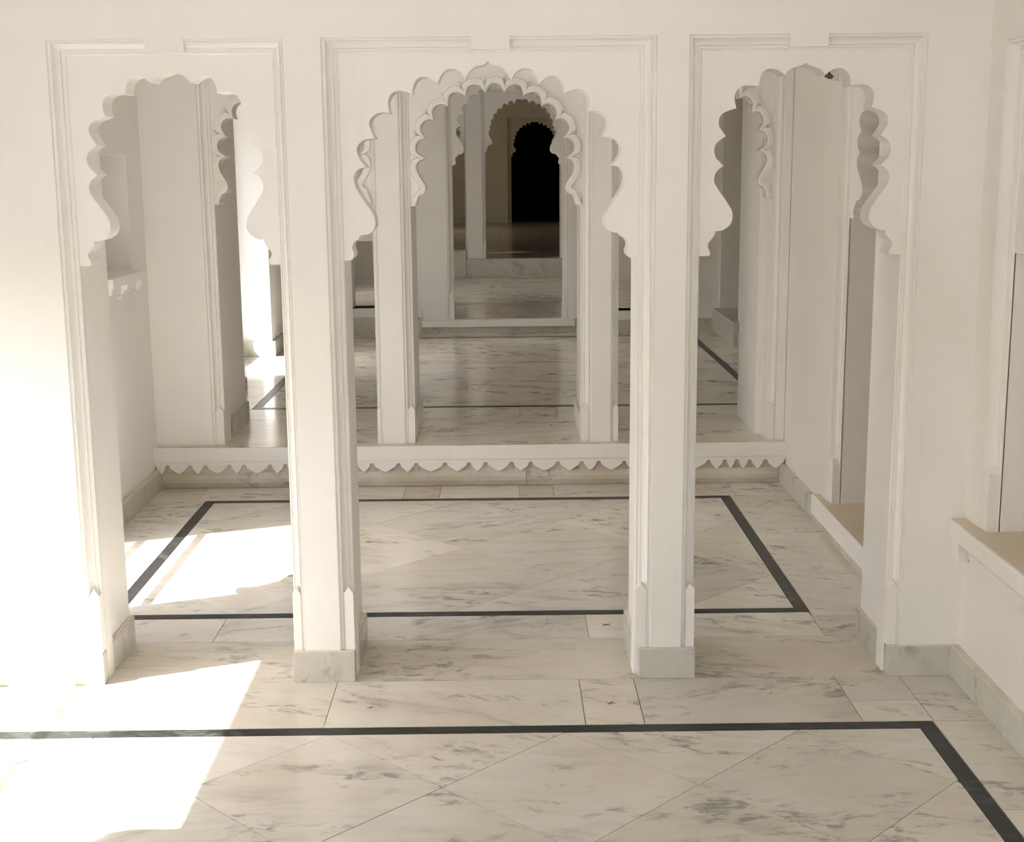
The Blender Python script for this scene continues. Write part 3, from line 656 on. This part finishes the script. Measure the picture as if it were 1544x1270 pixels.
prism('cove', [(0.0, -0.058), (-0.006, -0.058), (-0.008, -0.040), (-0.020, -0.020), (-0.034, -0.006), (-0.036, 0.0), (0.0, 0.0)], 'y', -3.0, 0.785, M['plaster'], lg)
box('end_bracket', -0.040, 0.0, 0.790, 0.850, -0.068, 0.0, M['plaster'], lg, 0.003)

# side rooms behind the right openings
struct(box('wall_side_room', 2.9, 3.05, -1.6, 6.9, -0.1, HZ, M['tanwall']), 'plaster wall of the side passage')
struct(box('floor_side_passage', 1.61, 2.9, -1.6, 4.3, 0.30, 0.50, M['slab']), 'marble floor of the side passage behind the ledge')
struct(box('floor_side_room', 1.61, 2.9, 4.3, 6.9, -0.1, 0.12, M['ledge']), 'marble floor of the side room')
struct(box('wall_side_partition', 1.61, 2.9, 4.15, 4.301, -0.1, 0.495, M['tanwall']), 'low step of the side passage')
struct(box('wall_side_end', 1.61, 2.9, 6.73, 6.9, -0.1, HZ, M['plaster']), 'end wall of the side room')

# ------------------------------------------------------------------ room 3 walls
def cell_l3(u, z):
    if 8.83 < u < 10.0 and z < 2.15: return 0
    return 1
struct(wallgrid('wall_left_middle', [YB2 - 0.62, 8.83, 10.0, YC2], [-0.1, 2.15, HZB], cell_l3, 'x', -2.05, -1.70, M['plaster'], None, 0.003), 'white left wall of the raised room with its sunlit window reveal')
b3 = struct(box('baseboard_left', -1.70, -1.675, 10.0, YC, H3, 0.325, M['skirt'], None, 0.002), 'marble skirting of the left wall in the raised room')
box('skirting', -2.03, -1.675, 9.975, 10.0, H3, 0.325, M['skirt'], b3, 0.002)
box('skirting', -1.70, -1.675, 7.44, 8.83, H3, 0.325, M['skirt'], b3, 0.002)
struct(box('bounce_slab', -9.0, -2.06, 4.45, 6.2, -0.25, -0.10, M['pale']), 'unseen pale slab added to bounce sunlight into the second room')  # reflector slab added out of view, lifts the light in the second room
struct(box('bounce_slab_upper', -9.0, -2.06, 11.6, 16.0, -0.25, 0.30, M['pale']), 'unseen pale slab added to bounce sunlight into the upper room')  # second added reflector, brightens the upper room through its left opening
w5 = bpy.data.objects.new('window_5', None); C.objects.link(w5); w5.location = (-2.0, 9.4, H3); w5['kind'] = 'structure'; w5['label'] = 'low window in the left wall of the raised room'
box('sill', -0.05, 0.06, -0.57, 0.57, -0.1, 0.165, M['plaster'], w5)
box('side_frame', -0.05, 0.05, 0.53, 0.60, -0.1, 1.94, M['plaster'], w5); box('side_frame', -0.05, 0.05, -0.60, -0.55, -0.1, 1.94, M['plaster'], w5)
def cell_r3(u, z):
    if 10.36 < u < 11.24 and 0.40 < z < 2.1: return 0
    if 8.3 < u < 9.60 and 0.33 < z < 1.9: return 0
    return 1
struct(wallgrid('wall_right_middle', [6.95, 8.3, 9.60, 10.36, 11.24, YC2], [-0.1, 0.33, 0.40, 1.9, 2.1, HZB], cell_r3, 'x', 1.82, 2.15, M['plaster'], None, 0.003), 'white right wall of the raised room with a raised doorway')
struct(box('wall_return', 1.40, 2.15, 6.95, YB2, -0.1, HZB, M['plaster'], None), 'wall behind the right pilaster')
b4 = struct(box('baseboard_right', 1.80, 1.82, YB2, 10.26, H3, 0.320, M['skirt'], None, 0.002), 'marble skirting of the right wall in the raised room')
stp = thing('doorstep', 'grey marble block step below the side doorway of the raised room', 'step', (1.80, 10.79, H3))
box('block', -0.030, 0.36, -0.53, 0.50, 0.0, 0.182, M['skirt'], stp, 0.003)
box('tread', -0.035, 0.36, -0.535, 0.50, 0.182, 0.190, M['riser'], stp, 0.002)
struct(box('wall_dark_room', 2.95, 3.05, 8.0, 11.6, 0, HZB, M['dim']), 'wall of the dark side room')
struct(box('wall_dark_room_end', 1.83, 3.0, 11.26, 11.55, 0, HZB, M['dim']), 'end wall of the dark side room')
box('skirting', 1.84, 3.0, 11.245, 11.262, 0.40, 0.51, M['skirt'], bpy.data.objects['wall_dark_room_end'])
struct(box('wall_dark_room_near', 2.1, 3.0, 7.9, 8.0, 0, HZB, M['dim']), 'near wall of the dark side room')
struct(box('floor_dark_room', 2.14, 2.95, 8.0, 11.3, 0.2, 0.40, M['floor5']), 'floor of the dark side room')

# ------------------------------------------------------------------ third screen
def cell_c(u, z):
    if -0.44 < u < 0.565 and z < 2.33: return 0
    if -1.24 < u < -0.79 and 0.428 < z < 0.985: return 0
    if 0.79 < u < 1.45 and 0.388 < z < 1.0: return 0
    if -0.79 <= u <= -0.44 or 0.565 <= u <= 0.79:
        if z < 2.33: return 0
    return 1
struct(wallgrid('wall_back', [-1.70, -1.24, -0.79, -0.44, 0.565, 0.79, 1.45, 1.82], [0.1, 0.388, 0.428, 0.985, 1.0, 2.33, HZB], cell_c, 'y', YC, YC2, M['plaster'], None, 0.003), 'white back wall of the raised room with two low side openings')
build_pillar('wide white pillar left of the arch at the back of the raised room', None, -0.79, -0.440, -0.392, YC, YC2, ZC, 2.33, YC + 0.12, None, (0.105, M['skirt'], YC + 0.13))
build_pillar('white pillar right of the arch at the back of the raised room', 0.517, 0.565, 0.79, None, YC, YC2, ZC, 2.33, YC + 0.12, None, (0.105, M['skirt'], YC + 0.13))
cx = 0.0625
build_arch('plain scalloped arch at the back of the raised room', cx, YC, ZC, 0, -0.44 - cx, -0.392 - cx, 0.517 - cx, 0.565 - cx, 2.33, 2.288, 1.595, 2.252, P_AC, ZC, None, ptop=2.34, stop=0.24)
s2 = thing('step', 'low white step with a worn edge at the back of the raised room', 'step', (0.0, YC, H3))
box('nosing', -0.66, 0.62, -0.028, 0.06, 0.052, ZC - H3 + 0.0005, M['plaster'], s2, 0.004)
box('riser', -0.66, 0.62, 0.006, 0.06, 0.0, 0.053, M['riser'], s2)
for nm, a, b, t in (('left', -1.70, -0.66, 0.428), ('right', 0.62, 1.82, 0.388)):
    s3 = thing('low_sill', 'white sill over grey marble at the %s low opening beyond the middle arches' % ('left' if nm == 'left' else 'right'), 'sill', (0, YC, H3))
    top = t - H3
    aa, bb = (-1.26, -0.66) if nm == 'left' else (0.64, 1.47)
    box('sill_board', aa, bb, -0.022, 0.2, top - 0.075, top, M['plaster'], s3, 0.003)
    box('marble_facing', a, bb if nm == 'left' else bb, -0.014, 0.02, 0.0, top - 0.075, M['skirt'], s3, 0.002)
struct(box('baseboard_back', 1.47, 1.80, YC - 0.018, YC, H3, 0.316, M['skirt'], None, 0.002), 'marble skirting at the right end of the back wall')

# ------------------------------------------------------------------ room 4 and fourth screen
def cell_l4(u, z): return 0 if (12.9 < u < 14.1 and 0.55 < z < 1.75) else 1
struct(wallgrid('wall_left_upper', [YC2, 12.9, 14.1, YD], [0, 0.55, 1.75, HZB], cell_l4, 'x', -2.05, -1.80, M['plaster']), 'left wall of the upper room')
struct(box('wall_right_upper', 1.85, 2.05, YC2, YD, 0, HZB, M['plaster']), 'right wall of the upper room')
def cell_d(u, z):
    if z > 2.42: return 1
    if -1.26 < u < 0.72: return 0
    return 1
struct(wallgrid('wall_rear', [-1.85, -1.26, 0.72, 1.9], [0.2, 2.42, HZB + 0.3], cell_d, 'y', YD, YD2, M['plaster']), 'wall of the fourth row of arches')
build_pillar('distant white pillar with a moulded edge, seen through the central arches', -0.397, -0.380, -0.205, -0.165, YD, YD2, ZD, 2.42, YD + 0.1, None, (0.11, M['skirt'], YD + 0.12))
for lb, o1, i1, i2, o2 in (('distant many-lobed arch framing the dark doorway', -0.205, -0.165, 0.68, 0.72), ('distant arch left of the far pillar', -1.26, -1.22, -0.397, -0.380)):
    cx = (i1 + i2) / 2
    build_arch(lb, cx, YD, ZD, 0, o1 - cx, i1 - cx, i2 - cx, o2 - cx, 2.42, 2.38, 1.745, 2.314, P_FAR, ZD, None, ptop=2.42, sub=2, stop=0.21)
s4 = thing('step', 'blue grey marble step up to the farthest room', 'step', (0.0, YD - 0.03, ZC))
box('riser', -0.392, 0.72, 0.0, 0.08, 0.0, ZD - ZC, M['skirt'], s4, 0.003); box('upper_block', -1.26, -0.394, -0.012, 0.3, 0.0, 0.632 - ZC, M['skirt'], s4, 0.003)
box('foot', -1.26, 0.72, -0.025, 0.0, 0.0, 0.018, M['riser'], s4)
# room 5
def cell_l5(u, z): return 0 if (19.3 < u < 19.7 or 21.0 < u < 22.4) and 0.7 < z < 1.85 else 1
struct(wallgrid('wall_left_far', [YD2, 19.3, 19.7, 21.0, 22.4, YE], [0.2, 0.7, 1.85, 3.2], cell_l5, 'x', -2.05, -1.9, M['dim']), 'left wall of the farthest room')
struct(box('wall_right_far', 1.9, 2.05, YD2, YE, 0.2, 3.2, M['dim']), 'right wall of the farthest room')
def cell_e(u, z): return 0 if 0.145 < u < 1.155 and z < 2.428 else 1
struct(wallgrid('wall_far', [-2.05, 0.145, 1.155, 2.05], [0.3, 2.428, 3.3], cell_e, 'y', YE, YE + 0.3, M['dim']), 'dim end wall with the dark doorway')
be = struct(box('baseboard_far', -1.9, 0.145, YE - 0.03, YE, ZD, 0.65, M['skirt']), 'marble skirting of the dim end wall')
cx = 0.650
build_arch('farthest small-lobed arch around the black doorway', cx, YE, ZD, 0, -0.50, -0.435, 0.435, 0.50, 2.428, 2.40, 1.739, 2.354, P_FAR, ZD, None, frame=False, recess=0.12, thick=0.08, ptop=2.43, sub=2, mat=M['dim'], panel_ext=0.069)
box('jamb', -0.51, -0.435, 0.12, 0.22, 0, 1.21, M['dim'], [o for o in bpy.data.objects if o.get('label', '').startswith('farthest small')][0])
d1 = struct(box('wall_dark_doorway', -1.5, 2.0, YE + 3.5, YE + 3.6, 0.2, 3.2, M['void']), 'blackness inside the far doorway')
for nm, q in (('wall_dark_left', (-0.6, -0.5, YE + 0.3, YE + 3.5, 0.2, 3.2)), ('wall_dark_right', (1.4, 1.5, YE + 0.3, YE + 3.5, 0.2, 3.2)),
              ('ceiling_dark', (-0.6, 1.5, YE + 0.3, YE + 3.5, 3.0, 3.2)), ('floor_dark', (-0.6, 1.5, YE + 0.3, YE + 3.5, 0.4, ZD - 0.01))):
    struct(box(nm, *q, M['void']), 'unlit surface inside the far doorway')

# ------------------------------------------------------------------ ceilings and the wall behind the camera
struct(box('ceiling', -2.05, 3.05, -1.6, YB2, HZ, HZ + 0.15, M['ceiling']), 'plaster ceiling of the front rooms')
struct(box('ceiling_middle', -2.05, 3.05, 6.73, YD, HZB, HZB + 0.15, M['ceiling']), 'plaster ceiling of the raised rooms')
struct(box('ceiling_far', -2.05, 2.05, YD, YE + 0.3, 3.2, 3.35, M['ceiling']), 'ceiling of the farthest room')
struct(wallgrid('wall_rear_of_camera', [-2.05, -1.2, 1.4, 1.65, 2.85, 3.05], [-0.1, 0.0, 0.5, 1.8, 2.3, HZ], lambda u, z: 0 if (-1.2 < u < 1.4 and 0 < z < 1.8) or (1.65 < u < 2.85 and 0.5 < z < 2.3) else 1, 'y', -1.75, -1.6, M['plaster']), 'wall behind the camera, with unseen openings added for fill light')  # both openings are added to let fill light into the rooms and passage
struct(box('ground', -2.05, 40, -30, -1.75, -0.25, -0.12, M['pale']), 'unseen pale ground behind the camera, added to bounce light forward')  # added as a reflector, sends sunlight up through the rear openings
